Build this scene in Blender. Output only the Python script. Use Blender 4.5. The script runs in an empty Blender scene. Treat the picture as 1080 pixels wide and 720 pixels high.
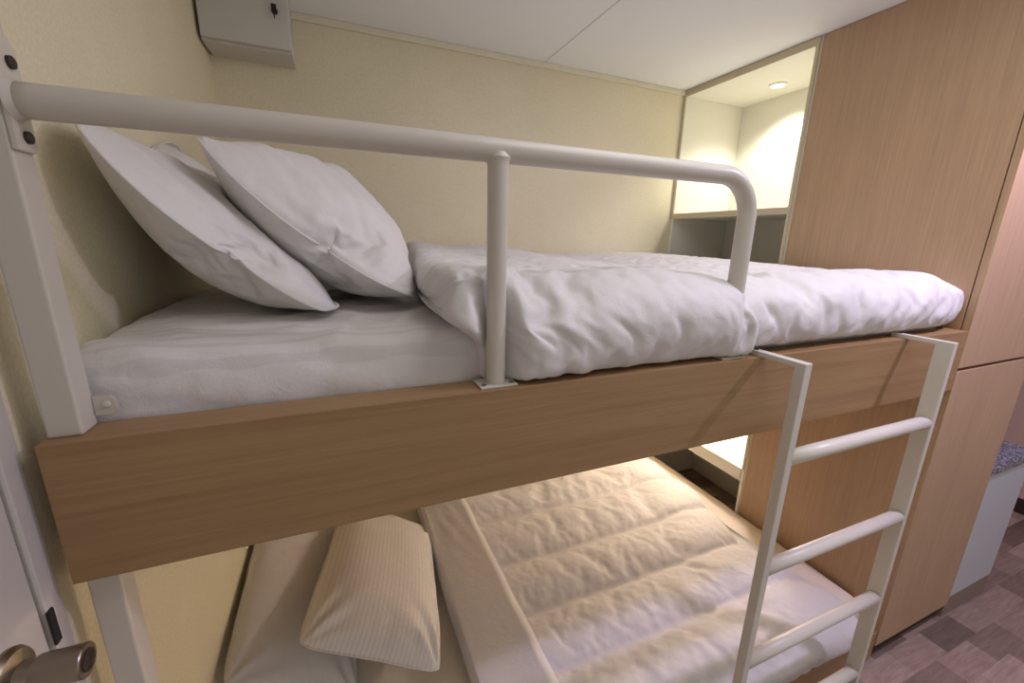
import bpy, bmesh, math, random
import numpy as np
from mathutils import Vector, Matrix
from mathutils.bvhtree import BVHTree
S = bpy.context.scene
COL = S.collection
random.seed(4)

# ------------------------------------------------------------------ camera
cd = bpy.data.cameras.new('camera'); cam = bpy.data.objects.new('camera', cd); COL.objects.link(cam)
R_ = Vector((0.92480094, -0.3798057, 0.02215528)); U_ = Vector((0.07261772, 0.23338311, 0.96966953)); F_ = Vector((0.37345668, 0.89514242, -0.24341354))
M_ = Matrix((R_, U_, -F_)).transposed().to_4x4(); M_.translation = Vector((0.34193512, -0.56853762, 1.44395736))
cam.matrix_world = M_
cd.sensor_width = 36.0; cd.sensor_fit = 'HORIZONTAL'; cd.lens = 435.3592 / 1080 * 36.0; cd.clip_start = 0.02
S.camera = cam
# ------------------------------------------------------------------ world, lights, exposure
W = bpy.data.worlds.new('room_ambient'); S.world = W; W.use_nodes = True
bg = W.node_tree.nodes['Background']; bg.inputs[0].default_value = (1.0, 0.98, 0.96, 1); bg.inputs[1].default_value = 0.34
S.view_settings.view_transform = 'Standard'; S.view_settings.look = 'None'
S.view_settings.gamma = 1.0; S.view_settings.use_curve_mapping = False
S.view_settings.exposure = 0.48
def light(name, kind, loc, energy, color, rot=(0, 0, 0), **kw):
    l = bpy.data.lights.new(name, kind); l.energy = energy; l.color = color
    for k, v in kw.items(): setattr(l, k, v)
    o = bpy.data.objects.new(name, l); COL.objects.link(o); o.location = loc; o.rotation_euler = rot
    return o
light('ceiling_downlight_light', 'AREA', (2.07, -0.43, 2.165), 12.0, (0.75, 0.655, 1.0), shape='DISK', size=0.09)
light('overhead_fill_light', 'AREA', (1.15, -0.22, 2.165), 4.5, (0.97, 0.98, 1.0), shape='DISK', size=0.9)  # unseen soft fill added overhead to brighten upward-facing surfaces, not a room fixture
light('upper_niche_light', 'SPOT', (2.24, 0.915, 2.125), 11.5, (1.0, 0.985, 0.95), spot_size=math.radians(128), spot_blend=0.45, shadow_soft_size=0.07)
light('lower_niche_light', 'POINT', (2.20, 0.915, 1.035), 12.0, (1.0, 0.84, 0.77), shadow_soft_size=0.04)

# ------------------------------------------------------------------ materials
def mat(name, color, rough=0.6, metal=0.0, build=None, spec=0.4):
    m = bpy.data.materials.new(name); m.use_nodes = True
    nt = m.node_tree; b = nt.nodes['Principled BSDF']
    b.inputs['Base Color'].default_value = (*color, 1); b.inputs['Roughness'].default_value = rough; b.inputs['Metallic'].default_value = metal
    b.inputs['Specular IOR Level'].default_value = spec
    if build: build(nt, b)
    return m
def lin(r, g, b):
    f = lambda c: ((c / 255 + 0.055) / 1.055) ** 2.4 if c > 10 else c / 255 / 12.92
    return (f(r), f(g), f(b))
def N(nt, t, **kw):
    n = nt.nodes.new(t)
    for k, v in kw.items(): setattr(n, k, v)
    return n
def coords(nt, scale, rot=(0, 0, 0)):
    tc = N(nt, 'ShaderNodeTexCoord'); mp = N(nt, 'ShaderNodeMapping')
    mp.inputs['Scale'].default_value = scale; mp.inputs['Rotation'].default_value = rot
    nt.links.new(tc.outputs['Object'], mp.inputs['Vector']); return mp.outputs[0]
def noise(nt, vec, scale=5, detail=4, rough=0.55, dist=0.0):
    n = N(nt, 'ShaderNodeTexNoise'); n.inputs['Scale'].default_value = scale; n.inputs['Detail'].default_value = detail
    n.inputs['Roughness'].default_value = rough; n.inputs['Distortion'].default_value = dist
    nt.links.new(vec, n.inputs['Vector']); return n.outputs['Fac']
def ramp(nt, fac, stops):
    r = N(nt, 'ShaderNodeValToRGB'); e = r.color_ramp.elements
    while len(e) < len(stops): e.new(0.5)
    for el, (p, c) in zip(e, stops): el.position = p; el.color = (*c, 1)
    nt.links.new(fac, r.inputs[0]); return r.outputs[0]
def bump(nt, b, h, strength=0.2, dist=0.01):
    n = N(nt, 'ShaderNodeBump'); n.inputs['Strength'].default_value = strength; n.inputs['Distance'].default_value = dist
    nt.links.new(h, n.inputs['Height']); nt.links.new(n.outputs[0], b.inputs['Normal'])
def mixc(nt, a, bcol, fac, mode='MIX'):
    m = N(nt, 'ShaderNodeMix', data_type='RGBA', blend_type=mode)
    if isinstance(fac, float): m.inputs[0].default_value = fac
    else: nt.links.new(fac, m.inputs[0])
    for s, v in ((6, a), (7, bcol)):
        if isinstance(v, tuple): m.inputs[s].default_value = (*v, 1)
        else: nt.links.new(v, m.inputs[s])
    return m.outputs[2]
def wood(c0, c1, c2, axis, grain=1.0):
    # axis = direction of the grain
    def bld(nt, b):
        sc = {'x': (1.5, 46, 46), 'z': (46, 46, 1.5)}[axis]
        v = coords(nt, tuple(s * grain for s in sc))
        f1 = noise(nt, v, 1.0, 6, 0.65, 0.3)
        sc2 = {'x': (3, 220, 220), 'z': (220, 220, 5)}[axis]
        f2 = noise(nt, coords(nt, sc2), 1.0, 3, 0.6)
        sc3 = {'x': (0.7, 7, 7), 'z': (7, 7, 0.7)}[axis]
        f3 = noise(nt, coords(nt, sc3), 1.0, 3, 0.5, 0.8)
        c = ramp(nt, f1, [(0.3, c0), (0.52, c1), (0.72, c2)])
        c = mixc(nt, c, ramp(nt, f2, [(0.35, tuple(x * 0.84 for x in c1)), (0.65, tuple(min(1, x * 1.15) for x in c1))]), 0.38)
        c = mixc(nt, c, ramp(nt, f3, [(0.3, (0.88, 0.87, 0.86)), (0.7, (1.06, 1.05, 1.04))]), 0.5, 'MULTIPLY')
        nt.links.new(c, b.inputs['Base Color'])
        bump(nt, b, f2, 0.10, 0.002)
    return bld
def wall_paper(c):
    def bld(nt, b):
        h = noise(nt, coords(nt, (260, 260, 150)), 1.0, 3, 0.6)
        w = noise(nt, coords(nt, (900, 900, 60)), 1.0, 2)
        w2 = noise(nt, coords(nt, (60, 60, 900)), 1.0, 2)
        col = mixc(nt, c, tuple(x * 0.90 for x in c), ramp(nt, h, [(0.4, (0, 0, 0)), (0.62, (1, 1, 1))]))
        big = noise(nt, coords(nt, (3, 3, 3)), 1.0, 3)
        col = mixc(nt, col, ramp(nt, big, [(0.35, (0.94, 0.94, 0.93)), (0.65, (1, 1, 1))]), 1.0, 'MULTIPLY')
        nt.links.new(col, b.inputs['Base Color'])
        a = N(nt, 'ShaderNodeMath', operation='ADD'); nt.links.new(w, a.inputs[0]); nt.links.new(w2, a.inputs[1])
        a2 = N(nt, 'ShaderNodeMath', operation='ADD'); nt.links.new(a.outputs[0], a2.inputs[0]); nt.links.new(h, a2.inputs[1])
        bump(nt, b, a2.outputs[0], 0.18, 0.002)
    return bld
def fabric(stripe_axis=None, period=0.013):
    def bld(nt, b):
        h = noise(nt, coords(nt, (700, 700, 700)), 1.0, 2)
        wr = noise(nt, coords(nt, (26, 26, 26)), 1.0, 5, 0.6, 0.7)
        m = N(nt, 'ShaderNodeMath', operation='MULTIPLY_ADD'); m.inputs[1].default_value = 5.0
        nt.links.new(wr, m.inputs[0]); nt.links.new(h, m.inputs[2]); hh = m.outputs[0]
        if stripe_axis is not None:
            tc = N(nt, 'ShaderNodeTexCoord'); sp = N(nt, 'ShaderNodeSeparateXYZ'); nt.links.new(tc.outputs['Object'], sp.inputs[0])
            q = N(nt, 'ShaderNodeMath', operation='MULTIPLY'); q.inputs[1].default_value = 2 * math.pi / period; nt.links.new(sp.outputs[stripe_axis], q.inputs[0])
            sn = N(nt, 'ShaderNodeMath', operation='SINE'); nt.links.new(q.outputs[0], sn.inputs[0])
            rp = ramp(nt, sn.outputs[0], [(0.35, (0.50, 0.50, 0.50)), (0.6, (0.36, 0.36, 0.36))])
            nt.links.new(rp, b.inputs['Roughness'])
            base = b.inputs['Base Color'].default_value[:3]
            nt.links.new(mixc(nt, tuple(base), tuple(x * 0.90 for x in base), ramp(nt, sn.outputs[0], [(0.35, (0, 0, 0)), (0.6, (1, 1, 1))])), b.inputs['Base Color'])
        b.inputs['Sheen Weight'].default_value = 0.15
        bump(nt, b, hh, 0.22, 0.0025)
    return bld
def paint(nt, b):
    bump(nt, b, noise(nt, coords(nt, (90, 90, 90)), 1.0, 3), 0.06, 0.002)
def floor_build(nt, b):
    tc = N(nt, 'ShaderNodeTexCoord'); br = N(nt, 'ShaderNodeTexBrick'); nt.links.new(tc.outputs['Object'], br.inputs['Vector'])
    br.offset = 0.37; br.squash = 1.0
    br.inputs['Scale'].default_value = 1.0; br.inputs['Brick Width'].default_value = 0.21; br.inputs['Row Height'].default_value = 0.085
    br.inputs['Mortar Size'].default_value = 0.0006; br.inputs['Bias'].default_value = 0.0
    br.inputs['Color1'].default_value = (0, 0, 0, 1); br.inputs['Color2'].default_value = (1, 1, 1, 1); br.inputs['Mortar'].default_value = (0.2, 0.2, 0.2, 1)
    c = ramp(nt, br.outputs['Color'], [(0.0, lin(116, 98, 88)), (0.35, lin(150, 129, 117)), (0.7, lin(172, 150, 136)), (1.0, lin(192, 170, 155))])
    g = noise(nt, coords(nt, (9, 90, 60)), 1.0, 6, 0.7, 0.6)
    c = mixc(nt, c, ramp(nt, g, [(0.3, (0.58, 0.55, 0.54)), (0.7, (1.15, 1.15, 1.15))]), 0.8, 'MULTIPLY')
    nt.links.new(c, b.inputs['Base Color']); bump(nt, b, g, 0.08, 0.002)
def granite_build(nt, b):
    v = N(nt, 'ShaderNodeTexVoronoi'); v.inputs['Scale'].default_value = 190; nt.links.new(coords(nt, (1, 1, 1)), v.inputs['Vector'])
    n = noise(nt, coords(nt, (120, 120, 120)), 1.0, 3)
    c = ramp(nt, v.outputs['Color'], [(0.2, lin(66, 70, 84)), (0.5, lin(120, 124, 140)), (0.85, lin(186, 188, 198))])
    c = mixc(nt, c, ramp(nt, n, [(0.4, (0.55, 0.55, 0.6)), (0.65, (1.1, 1.1, 1.1))]), 0.8, 'MULTIPLY')
    nt.links.new(c, b.inputs['Base Color'])

M = {}
M['wall'] = mat('cream_wallpaper', lin(241, 230, 198), 0.75, build=wall_paper(lin(241, 230, 198)))
M['ceiling'] = mat('white_ceiling', lin(242, 242, 241), 0.8, build=paint)
M['trim'] = mat('pale_cornice', lin(232, 224, 198), 0.6, build=paint)
M['seam'] = mat('grey_joint', lin(212, 210, 206), 0.8)
M['dark'] = mat('dark_gap', lin(36, 28, 22), 0.8)
M['floor'] = mat('plank_vinyl', lin(140, 120, 112), 0.45, build=floor_build)
M['doorwhite'] = mat('door_grey_white', lin(196, 190, 182), 0.5, build=paint)
M['steelpaint'] = mat('cream_grey_powder_coat', lin(204, 197, 184), 0.38, build=paint, spec=0.5)
M['ladderpaint'] = mat('cream_ladder_paint', lin(212, 207, 194), 0.38, build=paint, spec=0.5)
M['board'] = mat('oak_laminate_long', lin(160, 120, 84), 0.42, build=wood(lin(138, 106, 70), lin(157, 125, 86), lin(171, 140, 100), 'x'))
M['panel'] = mat('oak_laminate_upright', lin(176, 136, 100), 0.45, build=wood(lin(176, 145, 114), lin(186, 155, 123), lin(194, 164, 133), 'z', 3.4))
M['nichepaint'] = mat('cream_melamine', lin(238, 234, 218), 0.5, build=paint)
M['edgeband'] = mat('beige_edge_band', lin(205, 192, 162), 0.5, build=paint)
M['sheet'] = mat('white_satin_sheet', lin(222, 218, 214), 0.5, build=fabric(1, 0.024))
M['pillow'] = mat('white_cotton', lin(222, 218, 215), 0.6, build=fabric())
M['pillowstripe'] = mat('white_satin_stripe', lin(236, 230, 224), 0.5, build=fabric(0, 0.0125))
M['duvet'] = mat('white_duvet_cotton', lin(220, 216, 213), 0.6, build=fabric())
M['beigesheet'] = mat('ivory_sheet', lin(230, 219, 202), 0.6, build=fabric())
M['steel'] = mat('brushed_steel', lin(150, 140, 126), 0.32, 1.0)
M['darksteel'] = mat('dark_steel', lin(74, 68, 62), 0.4, 0.9)
M['black'] = mat('black_plastic', lin(24, 23, 24), 0.4)
M['cabwhite'] = mat('grey_white_box', lin(208, 204, 196), 0.5, build=paint)
M['kitchwhite'] = mat('pale_grey_laminate', lin(196, 200, 204), 0.45, build=paint)
M['plinth'] = mat('taupe_plinth', lin(140, 124, 112), 0.5, build=paint)
M['granite'] = mat('grey_granite', lin(120, 124, 136), 0.25, build=granite_build)
M['farwall'] = mat('pink_beige_wall', lin(220, 186, 172), 0.7, build=paint)
M['skirting'] = mat('dark_skirting', lin(62, 46, 40), 0.5)
lm = mat('lamp_glow', (1, 1, 1), 0.5); lb = lm.node_tree.nodes['Principled BSDF']
lb.inputs['Emission Color'].default_value = (1, 0.97, 0.9, 1); lb.inputs['Emission Strength'].default_value = 5.0
M['glow'] = lm
M['ringwhite'] = mat('white_ring', lin(240, 238, 232), 0.4)

# ------------------------------------------------------------------ mesh helpers
def link(name, me, material, parent=None, smooth=False):
    o = bpy.data.objects.new(name, me); COL.objects.link(o)
    if material: me.materials.append(material)
    if parent is not None: o.parent = parent
    if smooth:
        for p in me.polygons: p.use_smooth = True
    return o
def from_bm(name, bm, material, parent=None, smooth=False):
    me = bpy.data.meshes.new(name); bmesh.ops.recalc_face_normals(bm, faces=bm.faces); bm.to_mesh(me); bm.free()
    return link(name, me, material, parent, smooth)
def add_box(bm, x0, x1, y0, y1, z0, z1, bev=0.0, seg=2):
    r = bmesh.ops.create_cube(bm, size=1.0); vs = r['verts']
    for v in vs:
        v.co = Vector(((x0 + x1) / 2 + v.co.x * (x1 - x0), (y0 + y1) / 2 + v.co.y * (y1 - y0), (z0 + z1) / 2 + v.co.z * (z1 - z0)))
    if bev > 0:
        es = list({e for v in vs for e in v.link_edges})
        bmesh.ops.bevel(bm, geom=es, offset=bev, segments=seg, affect='EDGES', profile=0.5)
def box(name, x0, x1, y0, y1, z0, z1, material, parent=None, bev=0.0015, seg=2):
    bm = bmesh.new(); add_box(bm, x0, x1, y0, y1, z0, z1, bev, seg)
    return from_bm(name, bm, material, parent)
def add_tube(bm, pts, r, seg=24, ry=None, cap=True):
    """round tube along a polyline"""
    pts = [Vector(p) for p in pts]; rings = []
    t0 = (pts[1] - pts[0]).normalized(); ref = Vector((0, 1, 0)) if abs(t0.y) < 0.9 else Vector((0, 0, 1))
    for i, p in enumerate(pts):
        t = (pts[min(i + 1, len(pts) - 1)] - pts[max(i - 1, 0)]).normalized()
        a = (ref - t * ref.dot(t)).normalized(); b = t.cross(a)
        rings.append([bm.verts.new(p + a * (ry or r) * math.cos(2 * math.pi * k / seg) + b * r * math.sin(2 * math.pi * k / seg)) for k in range(seg)])
    for A, B in zip(rings, rings[1:]):
        for k in range(seg): bm.faces.new((A[k], A[(k + 1) % seg], B[(k + 1) % seg], B[k]))
    if cap: bm.faces.new(rings[0]); bm.faces.new(rings[-1])
def tube(name, pts, r, material, parent=None, seg=24, ry=None):
    bm = bmesh.new(); add_tube(bm, pts, r, seg, ry); o = from_bm(name, bm, material, parent)
    for p in o.data.polygons: p.use_smooth = len(p.vertices) == 4
    return o
def lathe(name, axis_o, axis_d, prof, material, parent=None, seg=40):
    """profile of (distance along axis, radius)"""
    d = Vector(axis_d).normalized(); o_ = Vector(axis_o); a = d.orthogonal().normalized(); b = d.cross(a); bm = bmesh.new(); rings = []
    for h, r in prof:
        rings.append([bm.verts.new(o_ + d * h + (a * math.cos(2 * math.pi * k / seg) + b * math.sin(2 * math.pi * k / seg)) * max(r, 1e-5)) for k in range(seg)])
    for A, B in zip(rings, rings[1:]):
        for k in range(seg): bm.faces.new((A[k], A[(k + 1) % seg], B[(k + 1) % seg], B[k]))
    bm.faces.new(rings[0]); bm.faces.new(rings[-1])
    ob = from_bm(name, bm, material, parent)
    for p in ob.data.polygons: p.use_smooth = len(p.vertices) == 4
    md = ob.modifiers.new('edges', 'EDGE_SPLIT'); md.split_angle = math.radians(40)
    return ob
def prism(name, outline, y0, y1, material, parent=None, plane='xz', bev=0.001):
    bm = bmesh.new()
    mk = {'xz': lambda a, b, c: (a, c, b), 'yz': lambda a, b, c: (c, a, b), 'xy': lambda a, b, c: (a, b, c)}[plane]
    A = [bm.verts.new(mk(a, b, y0)) for a, b in outline]; B = [bm.verts.new(mk(a, b, y1)) for a, b in outline]
    n = len(outline)
    for k in range(n): bm.faces.new((A[k], A[(k + 1) % n], B[(k + 1) % n], B[k]))
    bm.faces.new(A); bm.faces.new(B)
    if bev: bmesh.ops.bevel(bm, geom=list(bm.edges), offset=bev, segments=2, affect='EDGES')
    return from_bm(name, bm, material, parent)
def thing(name, label, cat, loc=(0, 0, 0), group=None):
    o = bpy.data.objects.new(name, None); COL.objects.link(o); o.location = loc; o.empty_display_size = 0.05
    o['label'] = label; o['category'] = cat
    if group: o['group'] = group
    return o
def tag(o, label, cat, group=None):
    o['label'] = label; o['category'] = cat
    if group: o['group'] = group
    return o
def struct(o): o['kind'] = 'structure'; return o
def settle(root):
    """make children's coordinates relative to the root's own location (they were built in world coordinates)"""
    for ch in root.children:
        ch.data.transform(Matrix.Translation(-root.location))
        for g in ch.children:
            g.data.transform(Matrix.Translation(-root.location))

# numpy gradient noise (vectorised)
_rng = np.random.RandomState(11)
_perm = np.concatenate([_rng.permutation(256)] * 3)
_grad = _rng.normal(size=(256, 3)); _grad /= np.linalg.norm(_grad, axis=1)[:, None]
def pn(x, y, z=0.0):
    x, y, z = np.broadcast_arrays(np.asarray(x, float), np.asarray(y, float), np.asarray(z, float))
    xi, yi, zi = np.floor(x).astype(int), np.floor(y).astype(int), np.floor(z).astype(int)
    xf, yf, zf = x - xi, y - yi, z - zi
    f = lambda t: t * t * t * (t * (t * 6 - 15) + 10)
    u, v, w = f(xf), f(yf), f(zf); out = 0
    for dx in (0, 1):
        for dy in (0, 1):
            for dz in (0, 1):
                h = _perm[_perm[_perm[(xi + dx) & 255] + ((yi + dy) & 255)] + ((zi + dz) & 255)]
                g = _grad[h]
                dot = g[..., 0] * (xf - dx) + g[..., 1] * (yf - dy) + g[..., 2] * (zf - dz)
                out = out + dot * (u if dx else 1 - u) * (v if dy else 1 - v) * (w if dz else 1 - w)
    return out
def ridge(x, y, z=0.0, sharp=1.0):
    """sharp fold crests"""
    return (1 - np.clip(np.abs(pn(x, y, z)) * 2.6, 0, 1)) ** (1.6 * sharp)
def sstep(a, b, x):
    t = np.clip((x - a) / (b - a), 0, 1); return t * t * (3 - 2 * t)
def grid_mesh(name, P, material, parent=None, wrap_v=False, cap=False):
    """P: (nu, nv, 3) array of points"""
    nu, nv, _ = P.shape; idx = np.arange(nu * nv).reshape(nu, nv); faces = []
    vv = nv if wrap_v else nv - 1
    for i in range(nu - 1):
        for j in range(vv):
            faces.append((idx[i, j], idx[i + 1, j], idx[i + 1, (j + 1) % nv], idx[i, (j + 1) % nv]))
    if cap: faces.append(tuple(idx[0, ::-1])); faces.append(tuple(idx[-1]))
    me = bpy.data.meshes.new(name); me.from_pydata(P.reshape(-1, 3).tolist(), [], [tuple(int(a) for a in f) for f in faces]); me.validate(); me.update()
    bm = bmesh.new(); bm.from_mesh(me); bmesh.ops.recalc_face_normals(bm, faces=bm.faces); bm.to_mesh(me); bm.free()
    o = link(name, me, material, parent, True)
    return o
def normals_of(P, wrap_v=False):
    du = np.gradient(P, axis=0)
    if wrap_v: dv = (np.roll(P, -1, 1) - np.roll(P, 1, 1)) / 2
    else: dv = np.gradient(P, axis=1)
    n = np.cross(du, dv); l = np.linalg.norm(n, axis=2, keepdims=True); return n / np.maximum(l, 1e-9)
def spline(pts, n, closed=True):
    """Catmull-Rom through pts, resampled evenly to n points"""
    p = np.array(pts, float); k = len(p); out = []
    rng = range(k) if closed else range(k - 1)
    for i in rng:
        if closed: a, b, c, d = p[(i - 1) % k], p[i], p[(i + 1) % k], p[(i + 2) % k]
        else: a, b, c, d = p[max(i - 1, 0)], p[i], p[i + 1], p[min(i + 2, k - 1)]
        for t in np.linspace(0, 1, 24, endpoint=False):
            out.append(0.5 * ((2 * b) + (c - a) * t + (2 * a - 5 * b + 4 * c - d) * t * t + (3 * b - a - 3 * c + d) * t ** 3))
    if not closed: out.append(p[-1])
    out = np.array(out)
    q = np.vstack([out, out[:1]]) if closed else out
    L = np.concatenate([[0], np.cumsum(np.linalg.norm(np.diff(q, axis=0), axis=1))])
    s = np.linspace(0, L[-1], n, endpoint=not closed)
    return np.stack([np.interp(s, L, q[:, c]) for c in range(q.shape[1])], 1)

# ================================================================== SETTING
WY = 1.239; H = 2.172; L = 2.0
struct(box('floor', -0.1, 3.9, -1.8, WY + 0.1, -0.06, 0.0, M['floor'], bev=0))
struct(box('ceiling', -0.1, 3.9, -1.8, WY + 0.1, H, H + 0.06, M['ceiling'], bev=0))
struct(box('wall_left', -0.1, 0.0, 0.012, WY + 0.1, 0, H, M['wall'], bev=0))
struct(box('wall_back', 0.0, 3.9, WY, WY + 0.1, 0, H, M['wall'], bev=0))
struct(box('wall_right', 3.8, 3.9, -1.8, WY, 0, H, M['farwall'], bev=0))
struct(box('trim_1', 0.0, L, WY - 0.012, WY, H - 0.022, H, M['trim'], bev=0.003))
struct(box('trim_2', 1.211, 1.2145, -1.8, WY - 0.012, H - 0.0012, H, M['seam'], bev=0))
struct(box('baseboard_right', 3.785, 3.8, -1.8, WY, 0, 0.085, M['skirting'], bev=0.003))
# door in the left wall with its frame
struct(box('trim_3', -0.1, 0.004, -0.018, 0.012, 0, 2.08, M['doorwhite'], bev=0.003))
struct(box('wall_left_lintel', -0.1, 0.0, -1.8, 0.006, 2.08, H, M['wall'], bev=0))
door = struct(box('door_1', -0.045, 0.0, -0.86, -0.0205, 0.008, 2.075, M['doorwhite'], bev=0.002))
struct(box('wall_left_far', -0.1, 0.0, -1.8, -0.865, 0, 2.08, M['wall'], bev=0))
kn = lathe('door_knob', (0.0, -0.082, 0.998), (1, 0, 0), [(0, 0.0), (0, 0.031), (0.004, 0.0315), (0.009, 0.028), (0.012, 0.016), (0.022, 0.0135), (0.024, 0.0135), (0.0245, 0.0172), (0.026, 0.0178), (0.0625, 0.0175), (0.0635, 0.0166), (0.0635, 0.0)], M['steel'], door)
lathe('keyhole', (0.0634, -0.082, 0.998), (1, 0, 0), [(0, 0.0), (0, 0.0115), (0.0014, 0.0113), (0.0014, 0.0088), (0.0006, 0.0084), (0.0006, 0.004), (0.0012, 0.0036), (0.0012, 0.0)], M['darksteel'], kn)
box('strike_plate', 0.0035, 0.0065, -0.0195, -0.009, 0.972, 1.018, M['black'], bpy.data.objects['trim_3'], bev=0.001)

# ================================================================== WARDROBE
wd = thing('wardrobe', 'tall oak wardrobe standing at the foot of the bunk bed', 'wardrobe', (2.24, 0.29, 0))
box('side_panel', 2.0, 2.018, 0.020, 0.578, 0.0, H - 0.002, M['panel'], wd)
box('edge_strip', 2.0, 2.018, 0.579, 0.588, 0.0, H - 0.002, M['edgeband'], wd)
box('carcass', 2.019, 2.478, 0.022, 0.588, 0.07, H - 0.002, M['panel'], wd)
d1 = box('door', 2.0, 2.478, 0.0, 0.0175, 1.1005, H - 0.004, M['panel'], wd, bev=0.001)
d2 = box('door', 2.0, 2.478, 0.0, 0.0175, 0.07, 1.090, M['panel'], wd, bev=0.001)
box('plinth', 2.03, 2.478, 0.022, 0.05, 0.0, 0.072, M['skirting'], wd)
settle(wd)

# ================================================================== OPEN SHELF UNIT IN THE CORNER
sh = thing('shelf_unit', 'cream open shelf niche between back wall and wardrobe', 'shelf', (2.2, 0.915, 0))
Y0, Y1, XB = 0.590, WY - 0.001, 2.40
box('side_panel', 2.0, XB, Y1 - 0.016, Y1, 0, H - 0.002, M['nichepaint'], sh)
box('side_panel', 2.0, XB, Y0, Y0 + 0.012, 0, H - 0.002, M['nichepaint'], sh)
box('edge_strip', 1.998, 2.0, Y0, Y0 + 0.012, 0.43, 2.142, M['edgeband'], sh, bev=0.0005)
box('back_panel', XB - 0.012, XB, Y0 + 0.016, Y1 - 0.016, 0, H - 0.002, M['nichepaint'], sh)
box('top_panel', 2.0, XB - 0.012, Y0 + 0.016, Y1 - 0.016, 2.142, H - 0.002, M['nichepaint'], sh)
box('fascia', 1.996, 2.0, Y0, Y1, 2.142, H - 0.002, M['edgeband'], sh, bev=0.001)
box('shelf', 2.0, XB - 0.012, Y0 + 0.016, Y1 - 0.016, 1.560, 1.586, M['nichepaint'], sh)
box('edge_strip', 1.996, 2.0, Y0, Y1, 1.560, 1.586, M['edgeband'], sh, bev=0.001)
box('edge_strip', 1.996, 2.0, Y1 - 0.014, Y1, 1.587, 2.141, M['edgeband'], sh, bev=0.001)
box('shelf', 2.0, XB - 0.012, Y0 + 0.016, Y1 - 0.016, 1.07, 1.09, M['nichepaint'], sh)
box('shelf', 2.0, XB - 0.012, Y0 + 0.016, Y1 - 0.016, 0.365, 0.428, M['nichepaint'], sh)
settle(sh)
def downlight(x, y, z, label):
    t = thing('downlight', label, 'light', (x, y, z), 'round niche lamps')
    lathe('ring', (x, y, z), (0, 0, -1), [(0.0, 0.0), (0, 0.036), (0.004, 0.036), (0.0065, 0.033), (0.0065, 0.0285), (0.003, 0.0265), (0.003, 0.0)], M['ringwhite'], t)
    lathe('diffuser', (x, y, z - 0.0031), (0, 0, -1), [(0, 0.0), (0, 0.0262), (0.002, 0.025), (0.003, 0.018), (0.003, 0.0)], M['glow'], t)
    settle(t)
downlight(2.235, 0.915, 2.1418, 'round lit ceiling lamp in the upper corner niche')
downlight(2.20, 0.915, 1.0698, 'round lamp in the lower niche over the lower bed')

# ================================================================== KITCHEN COUNTER
kc = thing('counter_cabinet', 'pale grey low cabinet beside the oak wardrobe', 'cabinet', (2.66, 0.28, 0))
box('body', 2.4795, 2.822, 0.004, 0.56, 0.095, 0.642, M['kitchwhite'], kc)
box('plinth', 2.4795, 2.822, 0.006, 0.55, 0.0, 0.095, M['plinth'], kc)
settle(kc)
wt = box('countertop', 2.4795, 2.835, -0.004, 0.565, 0.6422, 0.676, M['granite'], bev=0.003)
tag(wt, 'speckled grey granite countertop on the pale low cabinet', 'countertop')

# ================================================================== WALL BOX
cb = thing('wall_cabinet', 'small grey white lockable box high in the back left corner', 'cabinet', (0.13, 1.16, 2.0))
box('body', 0.008, 0.252, 1.108, WY - 0.0005, 2.000, H - 0.001, M['cabwhite'], cb, bev=0.002)
box('door', 0.010, 0.250, 1.090, 1.1065, 2.006, H - 0.001, M['cabwhite'], cb, bev=0.002)
lk = lathe('lock', (0.214, 1.0902, 2.106), (0, -1, 0), [(0, 0), (0, 0.009), (0.003, 0.009), (0.004, 0.006), (0.004, 0)], M['darksteel'], cb)
bm = bmesh.new(); add_box(bm, 0.2125, 0.2155, 1.066, 1.087, 2.103, 2.109, 0.0005); 
add_tube(bm, [(0.207, 1.069, 2.107), (0.221, 1.069, 2.107)], 0.011, 20, ry=0.006)
add_box(bm, 0.2125, 0.2155, 1.064, 1.069, 2.078, 2.104, 0.001)
from_bm('key', bm, M['black'], lk)
settle(cb)

# ================================================================== BUNK BED
ZT, ZB = 1.2134, 1.0332
bb = thing('bunk_bed', 'two tier bunk bed with oak side board and cream steel posts', 'bunk bed', (1.0, 0.6, 0))
box('side_board', 0.022, 1.9985, 0.0, 0.055, ZB, ZT, M['board'], bb, bev=0.0012)
box('platform', 0.004, 1.995, 0.056, 1.235, 1.075, 1.100, M['board'], bb)
PX0, PX1, PY0, PY1 = 0.0245, 0.0565, 0.0175, 0.0505
bm = bmesh.new(); add_box(bm, PX0, PX1, PY0, PY1, ZT - 0.0002, 1.668, 0.003, 3); add_box(bm, PX0, PX1, PY0, PY1, 0, ZB + 0.0002, 0.003, 3)
from_bm('corner_post', bm, M['steelpaint'], bb)
gr = None
RY, ZR, RX1, RX2, RR = 0.0264, 1.5637, 0.5623, 1.0728, 0.0166
RB = 0.075
pts = [(PX1 + 0.004, RY + 0.004, ZR)] + [(PX1 + 0.004 + (RX2 - RB - PX1 - 0.004) * t, RY + 0.004 * (1 - t), ZR) for t in np.linspace(0.02, 1, 24)]
pts += [(RX2 - RB + RB * math.sin(a), RY, ZR - RB + RB * math.cos(a)) for a in np.linspace(0.05, math.pi / 2, 14)]
pts += [(RX2, RY, z) for z in np.linspace(ZR - RB - 0.03, ZT + 0.003, 8)]
bm = bmesh.new(); add_tube(bm, pts, RR, 28)
gr = from_bm('guard_rail', bm, M['steelpaint'], bb)
for p in gr.data.polygons: p.use_smooth = len(p.vertices) == 4
lathe('rail_upright', (RX1, RY, ZT + 0.003), (0, 0, 1), [(0, 0), (0, 0.0152), (ZR - ZT - 0.024, 0.0152), (ZR - ZT - 0.018, 0.0162), (ZR - ZT - 0.013, 0.0185), (ZR - ZT - 0.006, 0.015), (ZR - ZT - 0.006, 0)], M['steelpaint'], gr)
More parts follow.
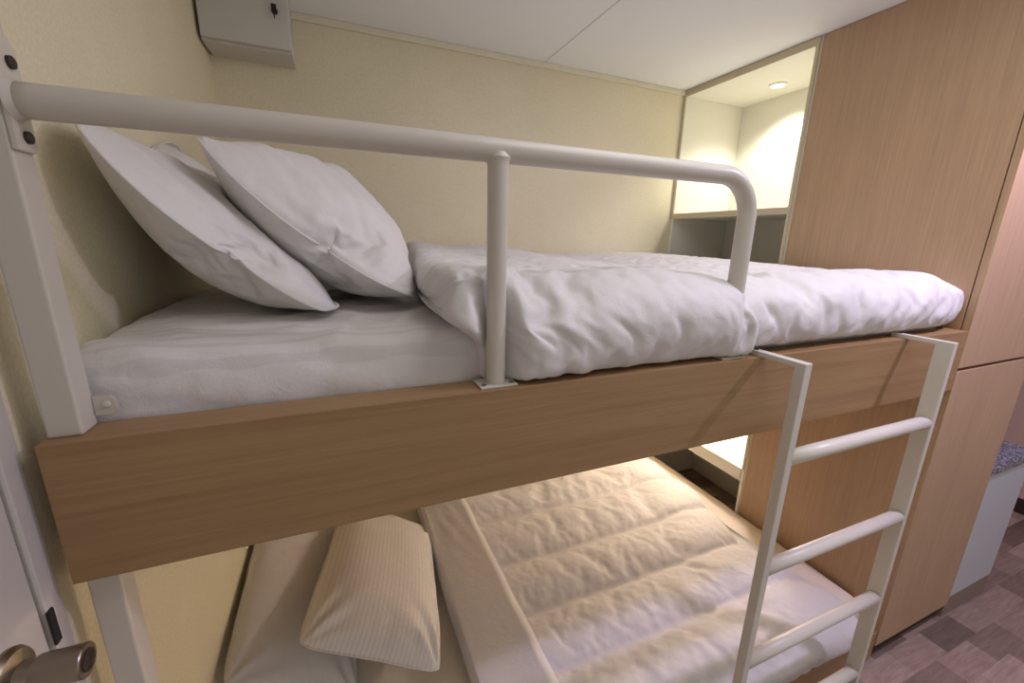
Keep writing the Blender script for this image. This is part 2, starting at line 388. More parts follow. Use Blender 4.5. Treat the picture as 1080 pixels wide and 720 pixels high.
def foot_plate(x):
    pl = box('foot_plate', x - 0.031, x + 0.031, RY - 0.021, RY + 0.021, ZT + 0.0002, ZT + 0.0042, M['steelpaint'], gr, bev=0.001)
    return pl
foot_plate(RX1); foot_plate(RX2)
for x in (RX1 - 0.0235, RX1 + 0.0235, RX2 - 0.0235):
    lathe('bolt', (x, RY - 0.012, ZT + 0.0042), (0, 0, 1), [(0, 0), (0, 0.0045), (0.0016, 0.004), (0.0022, 0.002), (0.0022, 0)], M['steel'], gr, 16)
# flange plate on the post
FC = 0.010
fl = prism('flange_plate', [(PY0, ZR - 0.047), (PY1 - FC * 0.4, ZR - 0.047), (PY1, ZR - 0.040), (PY1, ZR + 0.049), (PY1 - FC, ZR + 0.058), (PY0 + FC, ZR + 0.058), (PY0, ZR + 0.049)], PX1 + 0.0002, PX1 + 0.0045, M['steelpaint'], gr, plane='yz', bev=0.0008)
lathe('weld_collar', (PX1 + 0.0045, RY + 0.004, ZR), (1, 0, 0), [(0, 0), (0, 0.0205), (0.003, 0.0185), (0.006, 0.0166), (0.006, 0)], M['steelpaint'], gr, 28)
for dz in (-0.033, 0.030):
    lathe('bolt', (PX1 + 0.0045, 0.036, ZR + dz + (0.004 if dz > 0 else 0)), (1, 0, 0), [(0, 0), (0, 0.006), (0.003, 0.0058), (0.0045, 0.003), (0.0045, 0)], M['darksteel'], gr, 18)
# little bracket holding the post to the mattress side
bk = prism('bracket', [(PX1 + 0.0002, 1.224), (PX1 + 0.018, 1.224), (PX1 + 0.023, 1.229), (PX1 + 0.023, 1.243), (PX1 + 0.018, 1.249), (PX1 + 0.0002, 1.249)], 0.0465, 0.0495, M['steelpaint'], bb, bev=0.001)
lathe('bolt', (PX1 + 0.013, 0.0465, 1.238), (0, -1, 0), [(0, 0), (0, 0.0045), (0.002, 0.004), (0.003, 0.002), (0.003, 0)], M['steelpaint'], bk, 16)
# lower tier
box('lower_rail', 0.022, 1.9985, 0.004, 0.030, 0.012, 0.128, M['board'], bb, bev=0.0012)
box('lower_platform', 0.004, 1.995, 0.031, 1.235, 0.085, 0.105, M['board'], bb)
settle(bb)

# ================================================================== LADDER
ld = thing('bunk_ladder', 'cream metal ladder hooked over the oak side board', 'ladder', (1.42, -0.08, 0))
YF = -0.0925
for (x0, x1, dp, hk) in ((1.143, 1.163, 0.021, 0.012), (1.680, 1.6965, 0.035, 0.010)):
    st = box('stile', x0, x1, YF, YF + dp, 0.0, 1.2245, M['ladderpaint'], ld, bev=0.0015)
    bm = bmesh.new(); add_box(bm, x0, x1, YF + dp - 0.002, 0.034, 1.2137, 1.2245, 0.001)
    from_bm('hook', bm, M['ladderpaint'], ld)
    lathe('bolt', ((x0 + x1) / 2, 0.018, 1.2245), (0, 0, 1), [(0, 0), (0, 0.0045), (0.0016, 0.004), (0.0022, 0.002), (0.0022, 0)], M['darksteel'], ld, 16)
for z in (1.016, 0.744, 0.480, 0.206):
    tube('rung', [(1.1625, -0.078, z), (1.30, -0.078, z), (1.5, -0.078, z), (1.6805, -0.078, z)], 0.0155, M['ladderpaint'], ld, 24, ry=0.0155)
settle(ld)

# ================================================================== MATTRESSES
def rounded_slab(name, x0, x1, y0, y1, z0, ztop, rad, material, disp=None, nx=160, ny=110):
    """closed slab: rounded front/back edges; ztop(x,y)"""
    prof = []
    # cross section parameter v in 0..1 around
    q = spline([(y0 + 0.012, z0), (y0, z0 + 0.02), (y0 - 0.002, (z0 + ztop) / 2), (y0 + 0.003, ztop - rad), (y0 + rad * 0.32, ztop - rad * 0.3), (y0 + rad, ztop), (y0 + 0.2, ztop + 0.002),
                ((y0 + y1) / 2, ztop + 0.006), (y1 - 0.2, ztop + 0.002), (y1 - rad, ztop), (y1 - rad * 0.3, ztop - rad * 0.3), (y1, ztop - rad), (y1, z0 + 0.02), (y1 - 0.012, z0), ((y0 + y1) / 2, z0)], ny)
    xs = x0 + (x1 - x0) * (0.5 - 0.5 * np.cos(np.pi * np.linspace(0, 1, nx)))
    P = np.zeros((nx, ny, 3)); P[:, :, 0] = xs[:, None]; P[:, :, 1] = q[None, :, 0]; P[:, :, 2] = q[None, :, 1]
    e = np.minimum(xs - x0, x1 - xs); k = np.sqrt(np.clip(1 - (1 - np.clip(e / 0.03, 0, 1)) ** 2, 0, 1))
    top = P[:, :, 2] > (z0 + 0.03)
    P[:, :, 2] -= np.where(top, (1 - k)[:, None] * 0.02, 0)
    if disp is not None:
        n = normals_of(P, True); c = np.array([(x0 + x1) / 2, (y0 + y1) / 2, (z0 + ztop) / 2])
        if ((P - c) * n).sum() < 0: n = -n
        P = P + n * disp(P)[:, :, None]
    P[..., 1] = np.maximum(P[..., 1], 0.0572)
    return grid_mesh(name, P, material, wrap_v=True, cap=True)
def up_sheet(P):
    x, y, z = P[..., 0], P[..., 1], P[..., 2]
    top = sstep(1.262, 1.29, z)
    d = 0.006 * pn(x * 5, y * 5, 2.0) * top
    d += 0.008 * ridge(x * 5.0 + y * 6, y * 9 - x * 5, 5.0, 1.2) * top
    # diagonal drag folds on the side
    side = (1 - sstep(0.05, 0.12, y)) * (z > 1.12)
    d += side * (0.011 * ridge(x * 4.5 + z * 10, z * 22 + x * 5.5, 3.0) + 0.005 * pn(x * 11 + z * 20, z * 36 + x * 9, 9.0))
    return d * sstep(1.10, 1.14, z)
mu = rounded_slab('mattress', 0.012, 1.985, 0.070, 1.228, 1.1045, 1.292, 0.05, M['sheet'], up_sheet, 260, 200)
tag(mu, 'upper bunk mattress in a white fitted sheet behind the oak board', 'mattress')
def lo_sheet(P):
    x, y, z = P[..., 0], P[..., 1], P[..., 2]
    t = sstep(0.15, 0.2, z)
    return t * (0.004 * pn(x * 5, y * 5, 1.0) + 0.005 * ridge(x * 6 + y * 2, y * 4, 4.0) * 0.7)
ml = rounded_slab('mattress', 0.012, 1.990, 0.060, 1.228, 0.1095, 0.212, 0.04, M['beigesheet'], lo_sheet, 160, 130)
tag(ml, 'lower bunk mattress in an ivory sheet under the quilted duvet', 'mattress')

# ================================================================== PILLOWS
def run_cloth(verts, faces, frames, pin=None, pressure=0.0, shrink=0.0, mass=0.15, stiff=25.0, bend=0.12, quality=6, gravity=0.0):
    """let a temporary mesh settle as cloth and give back its vertex positions"""
    me = bpy.data.meshes.new('tmp'); me.from_pydata([tuple(v) for v in verts], [], faces); me.update()
    o = bpy.data.objects.new('tmp', me); COL.objects.link(o)
    if pin is not None:
        g = o.vertex_groups.new(name='pin')
        for k in np.nonzero(pin)[0]: g.add([int(k)], float(pin[k]), 'REPLACE')
    md = o.modifiers.new('cloth', 'CLOTH'); st = md.settings
    st.quality = quality; st.mass = mass; st.tension_stiffness = stiff; st.compression_stiffness = stiff; st.shear_stiffness = stiff * 0.3; st.bending_stiffness = bend
    st.tension_damping = 8; st.compression_damping = 8; st.shear_damping = 8; st.air_damping = 2
    if pressure: st.use_pressure = True; st.uniform_pressure_force = pressure
    st.shrink_min = shrink
    st.effector_weights.gravity = gravity
    if pin is not None: st.vertex_group_mass = 'pin'
    md.collision_settings.use_collision = False
    md.point_cache.frame_start = 1; md.point_cache.frame_end = frames
    for f in range(1, frames + 1): S.frame_set(f)
    ev = o.evaluated_get(bpy.context.evaluated_depsgraph_get()); em = ev.to_mesh()
    out = np.array([v.co[:] for v in em.vertices]); ev.to_mesh_clear()
    bpy.data.objects.remove(o); bpy.data.meshes.remove(me); S.frame_set(1)
    return out
def pillow_shape(nx, ny, a, b, pressure, frames, seed, belly=0.0):
    rng = np.random.RandomState(seed); vs = []; ix = {}
    for sd in (1, -1):
        for i in range(nx + 1):
            for j in range(ny + 1):
                rim = i in (0, nx) or j in (0, ny)
                if rim and sd == -1: continue
                x, y = 2 * i / nx - 1, 2 * j / ny - 1
                f = 1 - 0.11 * (abs(x) * abs(y)) ** 4          # blunt corner tips
                ix[(sd, i, j)] = len(vs); vs.append((x * a * f * (1 + belly * (1 - y * y)), y * b * f * (1 + 0.7 * belly * (1 - x * x)), 0 if rim else sd * (0.006 + 0.003 * rng.rand())))
    g = lambda sd, i, j: ix.get((sd, i, j), ix[(1, i, j)])
    fs = []
    for sd in (1, -1):
        for i in range(nx):
            for j in range(ny):
                q = (g(sd, i, j), g(sd, i + 1, j), g(sd, i + 1, j + 1), g(sd, i, j + 1)); fs.append(q if sd == 1 else q[::-1])
    rimv = [(k, 0) for k in range(nx)] + [(nx, k) for k in range(ny)] + [(k, ny) for k in range(nx, 0, -1)] + [(0, k) for k in range(ny, 0, -1)]
    P = run_cloth(vs, fs, frames, None, pressure, 0.0)
    return P - P.mean(0), fs, [g(1, i, j) for i, j in rimv]
SOFT = [pillow_shape(44, 66, 0.235, 0.36, 3.0, 24, 3), pillow_shape(44, 66, 0.235, 0.36, 3.5, 27, 8)]
def plump_shape(nx, ny, a, b, h, seed):
    u = np.linspace(-1, 1, nx + 1); v = np.linspace(-1, 1, ny + 1); u = np.sign(u) * (1 - (1 - np.abs(u)) ** 1.4); v = np.sign(v) * (1 - (1 - np.abs(v)) ** 1.4)
    U, V = np.meshgrid(u, v, indexing='ij')
    f = 1 - 0.07 * (np.abs(U) * np.abs(V)) ** 5
    X = U * a * f * (1 - 0.035 * (1 - V ** 2) * np.abs(U) ** 3) + 0.004 * pn(V * 4, U * 2, seed); Y = V * b * f * (1 - 0.045 * (1 - U ** 2) * np.abs(V) ** 3) + 0.004 * pn(U * 4, V * 2, seed + 5)
    prof = np.clip(1 - np.abs(U) ** 2.8, 0, 1) ** 0.58 * np.clip(1 - np.abs(V) ** 3.4, 0, 1) ** 0.55
    rim = np.minimum((1 - np.abs(U)) * a, (1 - np.abs(V)) * b); em = sstep(0, 0.035, rim); Zs = []
    for sd in (seed, seed + 40):
        w = 0.05 * pn(X * 6, Y * 6, sd)
        gb = np.exp(-((1 - np.abs(V)) * b / 0.065) ** 2); ga = np.exp(-((1 - np.abs(U)) * a / 0.05) ** 2)
        w = w + 0.12 * pn(X * 26, Y * 5, sd + 3) * gb + 0.08 * pn(Y * 22, X * 6, sd + 4) * ga
        for cu in (-1, 1):
            for cv in (-1, 1):
                rr = np.hypot(Y - cv * b, X - cu * a); an = np.arctan2(Y - cv * b, X - cu * a)
                w = w + 0.12 * np.sin(an * 12 + sd + cu + 2 * cv) * np.exp(-(rr / 0.12) ** 2)
        Zs.append(h * prof + h * w * em)
    vs = []; ix = {}
    for q, sg in ((0, 1), (1, -1)):
        for i in range(nx + 1):
            for j in range(ny + 1):
                r_ = i in (0, nx) or j in (0, ny)
                if r_ and sg == -1: continue
                ix[(sg, i, j)] = len(vs); vs.append((X[i, j], Y[i, j], 0 if r_ else sg * max(Zs[q][i, j], 0.001)))
    g = lambda sd, i, j: ix.get((sd, i, j), ix[(1, i, j)]); fs = []
    for sd in (1, -1):
        for i in range(nx):
            for j in range(ny):
                q = (g(sd, i, j), g(sd, i + 1, j), g(sd, i + 1, j + 1), g(sd, i, j + 1)); fs.append(q if sd == 1 else q[::-1])
    rimv = [(k, 0) for k in range(nx)] + [(nx, k) for k in range(ny)] + [(k, ny) for k in range(nx, 0, -1)] + [(0, k) for k in range(ny, 0, -1)]
    return np.array(vs), fs, [g(1, i, j) for i, j in rimv]
def pillow(name, mt, shape, la, lb, top, bot, label, material, bend=0.0, flip=(1, 1), square=(0.06, 0.03), rest=0.0, under=None, folds=0.0):
    """la, lb: wanted half lengths; top/bot: half thickness either side of the seam; mt: 4x4 matrix"""
    P, fs, rimv = shape; P = P.copy()
    P[:, 0] *= flip[0]; P[:, 1] *= flip[1]
    rim = P[rimv]
    ha, hb = np.abs(rim[:, 0]).max(), np.abs(rim[:, 1]).max(); hz = np.abs(P[:, 2]).max()
    P[:, 0] *= la / ha; P[:, 1] *= lb / hb
    P[:, 2] *= np.where(P[:, 2] > 0, top, bot) / hz
    P[:, 2] += bend * np.clip(1 - (P[:, 0] / la) ** 2, 0, 1)
    if folds:
        m_ = (P[:, 2] > 0) * np.clip(1 - (P[:, 0] / la) ** 4, 0, 1) * np.clip(1 - (P[:, 1] / lb) ** 4, 0, 1)
        P[:, 2] += folds * m_ * ((ridge(P[:, 1] * 9 + P[:, 0] * 4, P[:, 0] * 2.2, 71.0, 1.1) - 0.25) + 0.5 * (ridge(P[:, 1] * 17 + P[:, 0] * 9, P[:, 0] * 4, 75.0, 1.0) - 0.25))
    c1, c2 = square
    qx = P[:, 0] / la; qy = P[:, 1] / lb
    P[:, 0] *= 1 + c1 * np.clip(1 - qy ** 2, 0, 1) ** 0.8; P[:, 1] *= 1 + c2 * np.clip(1 - qx ** 2, 0, 1) ** 0.8
    mi = mt.inverted(); ws = [mt @ Vector(p) for p in P]
    if under is not None:                                   # the pillow lying on top presses this one in
        up, d = under; tree = BVHTree.FromPolygons([up.matrix_world @ v.co for v in up.data.vertices], [tuple(f.vertices) for f in up.data.polygons])
        for k, w in enumerate(ws):
            hit = tree.ray_cast(w - d * 0.5, d, 0.75)
            if hit[0] is not None and hit[3] < 0.5 + 0.006: ws[k] = w - d * (0.506 - hit[3])
    for w in ws: w.x = max(w.x, 0.0045); w.z = max(w.z, rest)
    P = np.array([(mi @ w)[:] for w in ws])
    me = bpy.data.meshes.new(name); me.from_pydata(P.tolist(), [], fs); me.update()
    bm = bmesh.new(); bm.from_mesh(me); bmesh.ops.recalc_face_normals(bm, faces=bm.faces); bm.to_mesh(me); bm.free()
    o = link(name, me, material, None, True); o.matrix_world = mt
    md = o.modifiers.new('smooth_cloth', 'SUBSURF'); md.levels = 2; md.render_levels = 2
    loop = [Vector(P[k]) for k in rimv]; m_ = len(loop); bm = bmesh.new(); rings = []
    for i, p in enumerate(loop):
        t = (loop[(i + 1) % m_] - loop[i - 1]).normalized(); nrm = Vector((0, 0, 1)); s_ = t.cross(nrm).normalized(); nrm = s_.cross(t)
        rings.append([bm.verts.new(p + (s_ * math.cos(k * math.pi / 3) + nrm * math.sin(k * math.pi / 3)) * 0.0026) for k in range(6)])
    for i in range(m_):
        for k in range(6): bm.faces.new((rings[i][k], rings[i][(k + 1) % 6], rings[(i + 1) % m_][(k + 1) % 6], rings[(i + 1) % m_][k]))
    pp = from_bm('piping', bm, material, o, True)
    md = pp.modifiers.new('smooth_cloth', 'SUBSURF'); md.levels = 1; md.render_levels = 1
    tag(o, label, 'pillow', 'white pillows on the bunks')
    return o
def frame(origin, ex, ey):
    """matrix with local X along ex (pillow's short side) and Y along ey"""
    ex = Vector(ex).normalized(); ey = Vector(ey); ey = (ey - ex * ey.dot(ex)).normalized(); ez = ex.cross(ey)
    m = Matrix((ex, ey, ez)).transposed().to_4x4(); m.translation = Vector(origin); return m
# local X runs from the wall down to the mattress, Y back along the wall, Z up and out
def lean(bf, tf, ydir, width):
    bf, tf = Vector(bf), Vector(tf); ex = bf - tf; yd = Vector(ydir).normalized()
    return frame((bf + tf) / 2 + yd * width / 2, ex, yd), ex.length / 2
m, a = lean((0.490, 0.262, 1.318), (0.142, 0.265, 1.590), (0.04, 1, 0.03), 0.64)
top_p = pillow('pillow', m, SOFT[1], a, 0.32, 0.140, 0.095, 'plump upper bunk pillow leaning on the other pillow, next to the duvet', M['pillow'], bend=-0.030, rest=1.312, folds=0.020)
nz = (m.to_3x3() @ Vector((0, 0, 1))).normalized()
m, a = lean((0.305, 0.218, 1.328), (0.008, 0.150, 1.612), (0.0, 1, 0.0), 0.62)
pillow('pillow', m, SOFT[0], a, 0.31, 0.060, 0.090, 'upper bunk pillow leaning directly against the left wall', M['pillow'], bend=-0.030, rest=1.312, under=(top_p, nz), folds=0.011)
m, a = lean((0.650, 0.258, 0.268), (0.315, 0.335, 0.420), (-0.25, 1, 0.0), 0.72)
top_p = pillow('pillow', m, plump_shape(44, 66, 0.21, 0.35, 0.1, 21), a, 0.35, 0.108, 0.040, 'lower bunk pillow with fine satin stripes, lying beside the folded duvet edge', M['pillowstripe'], square=(0, 0), rest=0.230)
nz = (m.to_3x3() @ Vector((0, 0, 1))).normalized()
m, a = lean((0.300, 0.345, 0.250), (0.018, 0.340, 0.445), (0.0, 1, 0.0), 0.68)
pillow('pillow', m, plump_shape(44, 66, 0.21, 0.34, 0.1, 15), a, 0.34, 0.065, 0.050, 'lower bunk pillow wedged against the left wall behind the striped pillow', M['pillow'], bend=-0.01, square=(0, 0), rest=0.230, under=(top_p, nz))

# ================================================================== DUVETS
def sheet(name, xs, outer, inner, k, material, parent=None, no=150, ni=60, xmap=None, disp=None, relax=None, post=None):
    """quilt: outer(x), inner(x) give open (y,z) curves with matching ends; k = loft thickness per station"""
    nx = len(xs); P = np.zeros((nx, no + ni, 3)); Sx = np.zeros((nx, no + ni))
    for i, x in enumerate(xs):
        po = spline(outer(x), no, False); pi = spline(inner(x), no, False)
        po = pi + (po - pi) * k[i]
        pin = pi[((no - 1) * np.linspace(1, 0, ni) ** 1.5).astype(int)]
        P[i, :no, 1:] = po; P[i, no:, 1:] = pin; P[i, :, 0] = x
    L_ = np.concatenate([np.zeros((nx, 1)), np.cumsum(np.linalg.norm(np.diff(P[:, :no, 1:], axis=1), axis=2), 1)], 1)
    if xmap is not None: P[..., 0] = xmap(P)
    if post is not None: P = post(P, no)
    if relax is not None: P = relax(P, L_, no)
    if disp is not None:
        n = normals_of(P, True)
        c = P.mean((0, 1))
        if n[:, no // 2, 2].sum() < 0: n = -n
        d = np.zeros((nx, no + ni)); d[:, :no] = disp(P[:, :no], L_) * (np.asarray(k)[:, None] ** 0.5)
        d[:, 0] *= 0.3; d[:, no - 1] *= 0.0
        P = P + n * d[..., None]
    o = grid_mesh(name, P, material, parent, wrap_v=True, cap=True)
    if relax is not None: md = o.modifiers.new('smooth_cloth', 'SUBSURF'); md.levels = 1; md.render_levels = 1
    return o
def make_relax(pinfun, frames, pressure, expand, base=None, **kw):
    def f(P, s, no):
        Q = P[:, :no].copy(); nx = Q.shape[0]
        n = normals_of(Q)
        if n[:, no // 2, 2].sum() < 0: n = -n
        if base is not None: Q = Q + n * base(Q, s)[..., None]
        pin = pinfun(Q, s); pin[0] = 1; pin[-1] = 1; pin[:, 0] = 1; pin[:, -1] = 1
        rng = np.random.RandomState(5); Q = Q + n * ((1 - pin) * rng.rand(nx, no) * 0.003)[..., None]
        idx = np.arange(nx * no).reshape(nx, no)
        fs = [(int(idx[i, j]), int(idx[i + 1, j]), int(idx[i + 1, j + 1]), int(idx[i, j + 1])) for i in range(nx - 1) for j in range(no - 1)]
        t = np.cross(Q[nx // 2 + 1, no // 2] - Q[nx // 2, no // 2], Q[nx // 2 + 1, no // 2 + 1] - Q[nx // 2 + 1, no // 2])
        if t[2] < 0: fs = [q[::-1] for q in fs]
        out = run_cloth(Q.reshape(-1, 3), fs, frames, pin.reshape(-1), pressure, expand, **kw).reshape(nx, no, 3)
        P = P.copy(); P[:, :no] = out; return P
    return f
def keep_clear(f, top_z, front_y, y_in):
    def g(P, s, no):
        P = f(P, s, no); Q = P[:, :no]; m = np.arange(no) > no // 8
        Q[..., 2] = np.where((Q[..., 1] > y_in) & m, np.maximum(Q[..., 2], top_z), Q[..., 2])
        Q[..., 1] = np.where((Q[..., 2] < top_z) & (np.arange(no) < no // 3), np.minimum(Q[..., 1], front_y), Q[..., 1]); return P
    return g
def ends(xs, x0, x1, r0, r1):
    f = lambda e: np.sqrt(np.clip(1 - (1 - np.clip(e, 0, 1)) ** 2, 0, 1))
    return np.maximum(f((xs - x0) / r0) * f((x1 - xs) / r1), 0.03)
def cosx(x0, x1, n):
    t = np.linspace(0, 1, n); t = 0.75 * t + 0.25 * (0.5 - 0.5 * np.cos(np.pi * t)); return x0 + (x1 - x0) * t

# ---- upper duvet
du = thing('duvet', 'white duvet on the upper bunk, its top end folded back double', 'duvet', (1.2, 0.6, 1.31))
def u_in(x):
    zb = 1.2155 + 0.0115 * float(sstep(1.08, 1.14, x))
    return [(0.048, zb), (0.049, zb + 0.02), (0.048, 1.25), (0.046, 1.282), (0.056, 1.306), (0.12, 1.3145), (0.4, 1.318), (0.8, 1.320), (1.15, 1.318), (1.2, 1.317), (1.226, 1.317)]
def u_out(x):
    zb = 1.2155 + 0.0115 * float(sstep(1.08, 1.14, x))
    e = float(sstep(1.80, 1.985, x)); yf = 0.004 + 0.016 * e ** 2
    zt = 1.352 + 0.012 * math.sin(x * 5.0) * 0.6 - 0.012 * e
    return [(min(yf + 0.028, 0.047), zb), (yf + 0.008, zb + 0.014), (yf - 0.001, zb + 0.05), (yf + 0.008, zb + 0.095), (yf + 0.05, zt - 0.012), (yf + 0.13, zt), (0.4, zt + 0.012), (0.8, zt + 0.022), (1.12, zt + 0.026), (1.2, zt + 0.01), (1.227, 1.325)]
def u_disp(P, s):
    x, y, z = P[..., 0], P[..., 1], P[..., 2]
    fr = 1 - sstep(0.10, 0.34, s)
    sl = x + 0.35 * (s - 0.1)
    d = fr * (0.007 * (ridge(sl * 8, s * 4, 1.5, 0.9) - 0.25) + 0.0045 * (ridge(sl * 22, s * 6, 7.0, 0.9) - 0.25))
    d += (1 - fr) * (0.010 * (ridge(x * 4 + y * 2, y * 6 - x * 2, 3.0) - 0.25) + 0.006 * (ridge(x * 11, y * 5, 12.0) - 0.25))
    d += 0.006 * pn(x * 5, s * 5, 4.0)
    hem = np.exp(-((s - 0.028) / 0.006) ** 2)
    d -= 0.006 * hem
    d += 0.004 * pn(x * 45, s * 10, 8.0) * np.exp(-((s - 0.03) / 0.03) ** 2)
    return d * sstep(0.0, 0.03, s)
def u_pin(Q, s):
    return np.maximum(np.exp(-((s - 0.030) / 0.006) ** 2) * 0.9 * (Q[..., 1] < 0.1), 0.02 + 0.16 * sstep(0.12, 0.4, s))
xs = cosx(1.02, 1.997, 84)
sheet('duvet_body', xs, u_out, u_in, ends(xs, 1.02, 1.997, 0.02, 0.085), M['duvet'], du, no=112, ni=64, relax=keep_clear(make_relax(u_pin, 16, 0.5, -0.08), 1.323, 0.0475, 0.06))
def f_in(x):
    return [(0.049, 1.2165), (0.049, 1.236), (0.048, 1.255), (0.046, 1.282), (0.056, 1.308), (0.12, 1.318), (0.4, 1.325), (0.8, 1.330), (1.15, 1.330), (1.2, 1.328), (1.226, 1.325)]
def f_out(x):
    nt = 0.0; rt = math.exp(-((x - 1.10) / 0.05) ** 2)
    yf = -0.004 + 0.048 * nt - 0.004 * rt
    zt = 1.372 + 0.010 * float(sstep(1.0, 0.5, x)) + 0.006 * math.sin(x * 16)
    return [(min(yf + 0.026, 0.046), 1.2165), (min(yf + 0.006, 0.0455), 1.230), (yf, 1.268), (yf + 0.004, 1.315), (yf + 0.045, zt - 0.014), (yf + 0.12, zt), (0.4, zt + 0.010), (0.8, zt + 0.022), (1.12, zt + 0.030), (1.2, zt + 0.01), (1.227, 1.335)]
def f_map(P):
    x, y, z = P[..., 0], P[..., 1], P[..., 2]
    dn = sstep(1.33, 1.265, z) * (1 - sstep(0.05, 0.2, y))
    left = 0.478 + 0.065 * dn + 0.10 * sstep(0.1, 1.2, y); right = 1.105 + 0.022 * dn - 0.05 * sstep(0.1, 0.8, y)
    t = (x - 0.45) / (1.12 - 0.45)
    return left + t * (right - left)
def f_disp(P, s):
    x, y, z = P[..., 0], P[..., 1], P[..., 2]
    fr = 1 - sstep(0.16, 0.40, s)
    sl = x + 0.55 * (s - 0.1)
    keep = 1 - 0.9 * np.exp(-((x - 0.5623) / 0.03) ** 2) * (1 - sstep(0.10, 0.16, s))
    d = fr * (0.011 * (ridge(sl * 4.5, s * 3, 21.0, 0.9) - 0.3) + 0.0045 * (ridge(sl * 15 + 3, s * 5, 17.0, 0.9) - 0.25))
    d += (1 - fr) * 0.012 * (ridge(x * 5, y * 5 + x * 2, 13.0) - 0.25)
    d += 0.012 * pn(x * 5, s * 4, 14.0)
    d += 0.007 * pn(sl * 40, s * 9, 18.0) * np.exp(-((s - 0.02) / 0.035) ** 2)
    return d * sstep(0.0, 0.03, s) * keep
def f_post(P, no):
    x, y = P[:, :no, 0], P[:, :no, 1]; nt = np.exp(-((x - 0.5623) / 0.032) ** 4) * (np.arange(no) < no // 2)
    P = P.copy(); P[:, :no, 1] = np.where(y < 0.0475, y + (0.0475 - y) * nt, y); return P
def f_pin(Q, s):
    up = np.clip(1.6 * np.exp(-((Q[..., 0] - 0.5623) / 0.030) ** 4), 0, 1) * (s < 0.19)
    return np.maximum(up, 0.02 + 0.16 * sstep(0.14, 0.4, s))
xs = cosx(0.45, 1.12, 64)
sheet('folded_end', xs, f_out, f_in, ends(xs, 0.45, 1.12, 0.045, 0.03), M['duvet'], du, no=112, ni=64, xmap=f_map, post=f_post, relax=keep_clear(make_relax(f_pin, 16, 0.5, -0.08), 1.325, 0.0485, 0.06))
settle(du)

# ---- lower duvet, quilted in channels
dl = thing('duvet', 'quilted white duvet spread over the lower bunk, top edge turned down', 'duvet', (1.2, 0.6, 0.23))
SE = [-0.20, 0.0, 0.20, 0.395, 0.62, 0.87, 1.10, 1.35]
def l_in(x):
    return [(0.026, 0.135), (0.0265, 0.165), (0.026, 0.19), (0.028, 0.212), (0.045, 0.2255), (0.12, 0.2275), (0.4, 0.2285), (0.8, 0.2285), (1.12, 0.2275), (1.19, 0.2265), (1.222, 0.226)]
def l_out(x):
    z = 0.262 + 0.010 * float(sstep(1.2, 0.6, x))
    return [(0.010, 0.135), (-0.010, 0.148), (-0.017, 0.185), (-0.010, 0.225), (0.025, z - 0.008), (0.09, z), (0.4, z + 0.004), (0.8, z + 0.004), (1.12, z), (1.2, z - 0.012), (1.225, 0.232)]
def l_map(P):
    x, y = P[..., 0], P[..., 1]
    foot = 1.882 - 0.095 * np.exp(-((y - 0.38) / 0.24) ** 2) + 0.012 * pn(y * 7, 1.5, 2.5)
    return 0.70 + (x - 0.70) / (1.88 - 0.70) * (foot - 0.70)
def l_disp(P, s):
    x, y, z = P[..., 0], P[..., 1], P[..., 2]
    top = sstep(0.10, 0.16, s)
    yw = y + 0.012 * pn(x * 3, y * 2, 6.0)
    u = np.zeros_like(y); w = np.ones_like(y)
    for a_, b_ in zip(SE, SE[1:]):
        mk = (yw >= a_) & (yw < b_); u = np.where(mk, (yw - a_) / (b_ - a_), u); w = np.where(mk, b_ - a_, w)
    puff = np.clip(4 * u * (1 - u), 0, 1) ** 0.55
    ds = np.minimum(u, 1 - u) * w                       # distance from the nearest stitched line
    ft = sstep(1.42, 1.56, x + 0.10 * np.sin(y * 6))
    d = top * 0.030 * (puff - 0.55) * (1 - 0.75 * ft)
    # cross stitch lines
    xc = 1.50 - 0.10 * np.sin(y * 6); d -= top * 0.014 * np.exp(-((x - xc) / 0.014) ** 2)
    xc2 = 1.07 + 0.05 * pn(y * 3, 0.3); d -= top * 0.006 * np.exp(-((x - xc2) / 0.02) ** 2) * sstep(0.2, 0.5, y)
    # gathers that start from the stitching, and drag folds
    d += top * 0.005 * pn(x * 30 + y * 6, y * 6, 30.0) * np.exp(-(ds / 0.035) ** 2) * (1 - 0.3 * ft)
    d += top * 0.006 * (ridge(x * 5 + y * 5, y * 5 - x * 2, 33.0, 1.2) - 0.25) * (puff * 0.8 + 0.2)
    d += top * 0.003 * (ridge(x * 12 + y * 7, y * 7 - x * 4, 37.0, 1.0) - 0.25) * (0.5 + 0.5 * puff)
    d += top * 0.008 * pn(x * 5, y * 5, 35.0)
    # fan of creases at the foot end
    d += ft * top * 0.008 * (ridge(x * 9 - y * 4, y * 16 + x * 6, 41.0, 1.0) - 0.2)
    side = (1 - top) * sstep(0.0, 0.03, s)
    d += side * (0.007 * (ridge(x * 20, s * 5, 51.0) - 0.25) + 0.006 * pn(x * 34, s * 6, 53.0) * sstep(1.2, 1.5, x))
    return d
def l_base(Q, s):
    y = Q[..., 1]; top = sstep(0.10, 0.16, s); u = np.zeros_like(y)
    for a_, b_ in zip(SE, SE[1:]):
        u = np.where((y >= a_) & (y < b_), (y - a_) / (b_ - a_), u)
    ds = np.minimum(np.abs(u), np.abs(1 - u)) * 0.22
    return top * (0.022 * (np.clip(4 * u * (1 - u), 0, 1) ** 0.6 - 0.6) - 0.007 * np.exp(-(ds / 0.010) ** 2))
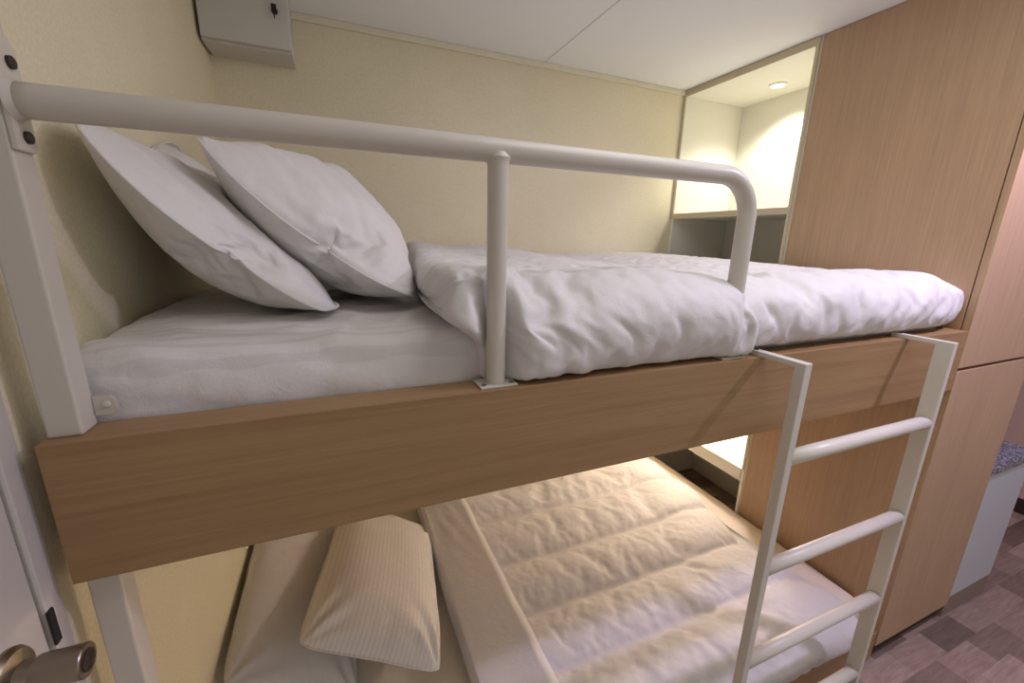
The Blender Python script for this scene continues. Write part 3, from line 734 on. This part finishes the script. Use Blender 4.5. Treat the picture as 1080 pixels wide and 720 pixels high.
def l_pin(Q, s):
    x, y = Q[..., 0], Q[..., 1]; top = s > 0.12; pin = np.zeros_like(y)
    jj = [int(np.argmin(np.abs(y[len(y) // 2] - v) + 9 * ~top[len(y) // 2])) for v in SE if -0.0 < v < 1.15]
    ii = int(np.argmin(np.abs(x[:, x.shape[1] // 2] - 1.50)))
    pin[:ii + 1, jj] = 1.0
    for j in range(x.shape[1]):
        if top[ii, j]:
            i2 = int(np.argmin(np.abs(x[:, j] - (1.50 - 0.08 * math.sin(y[ii, j] * 6))))); pin[i2, j] = 0.5
    return pin
xs = cosx(0.70, 1.88, 100)
sheet('duvet_body', xs, l_out, l_in, ends(xs, 0.70, 1.88, 0.03, 0.055), M['duvet'], dl, no=120, ni=64, xmap=l_map, relax=keep_clear(make_relax(l_pin, 16, 0.8, -0.022, l_base, bend=0.4), 0.233, 0.024, 0.05))
def lf_in(x):
    return [(0.022, 0.14), (0.0, 0.155), (-0.004, 0.19), (0.0, 0.225), (0.03, 0.240), (0.10, 0.248), (0.4, 0.250), (0.8, 0.250), (1.12, 0.248), (1.2, 0.246), (1.223, 0.236)]
def lf_out(x):
    t = (x - 0.58) / 0.24; z = 0.290 + 0.028 * max(0, t)
    return [(0.004, 0.138), (-0.018, 0.150), (-0.026, 0.19), (-0.018, 0.24), (0.02, z - 0.008), (0.09, z), (0.4, z + 0.004), (0.8, z + 0.004), (1.12, z), (1.2, z - 0.012), (1.226, 0.240)]
def lf_map(P):
    x, y = P[..., 0], P[..., 1]; t = (x - 0.57) / (0.82 - 0.57)
    left = 0.598 - 0.012 * y + 0.006 * pn(y * 6, 3.3); right = 0.815 - 0.015 * y + 0.010 * pn(y * 5, 9.1)
    return left + t * (right - left)
def lf_disp(P, s):
    x, y = P[..., 0], P[..., 1]; top = sstep(0.03, 0.12, s)
    d = 0.006 * pn(x * 7, y * 6, 61.0) + 0.005 * pn(x * 22 + y * 6, y * 9, 63.0) * sstep(0.5, 0.85, y)
    t = (x - 0.58) / 0.24
    d -= 0.004 * np.exp(-((t - 0.07) / 0.03) ** 2)          # stitched hem
    return d * top
xs = cosx(0.57, 0.82, 110)
sheet('turned_down_edge', xs, lf_out, lf_in, ends(xs, 0.57, 0.82, 0.012, 0.05), M['duvet'], dl, no=260, ni=60, xmap=lf_map, disp=lf_disp)
settle(dl)
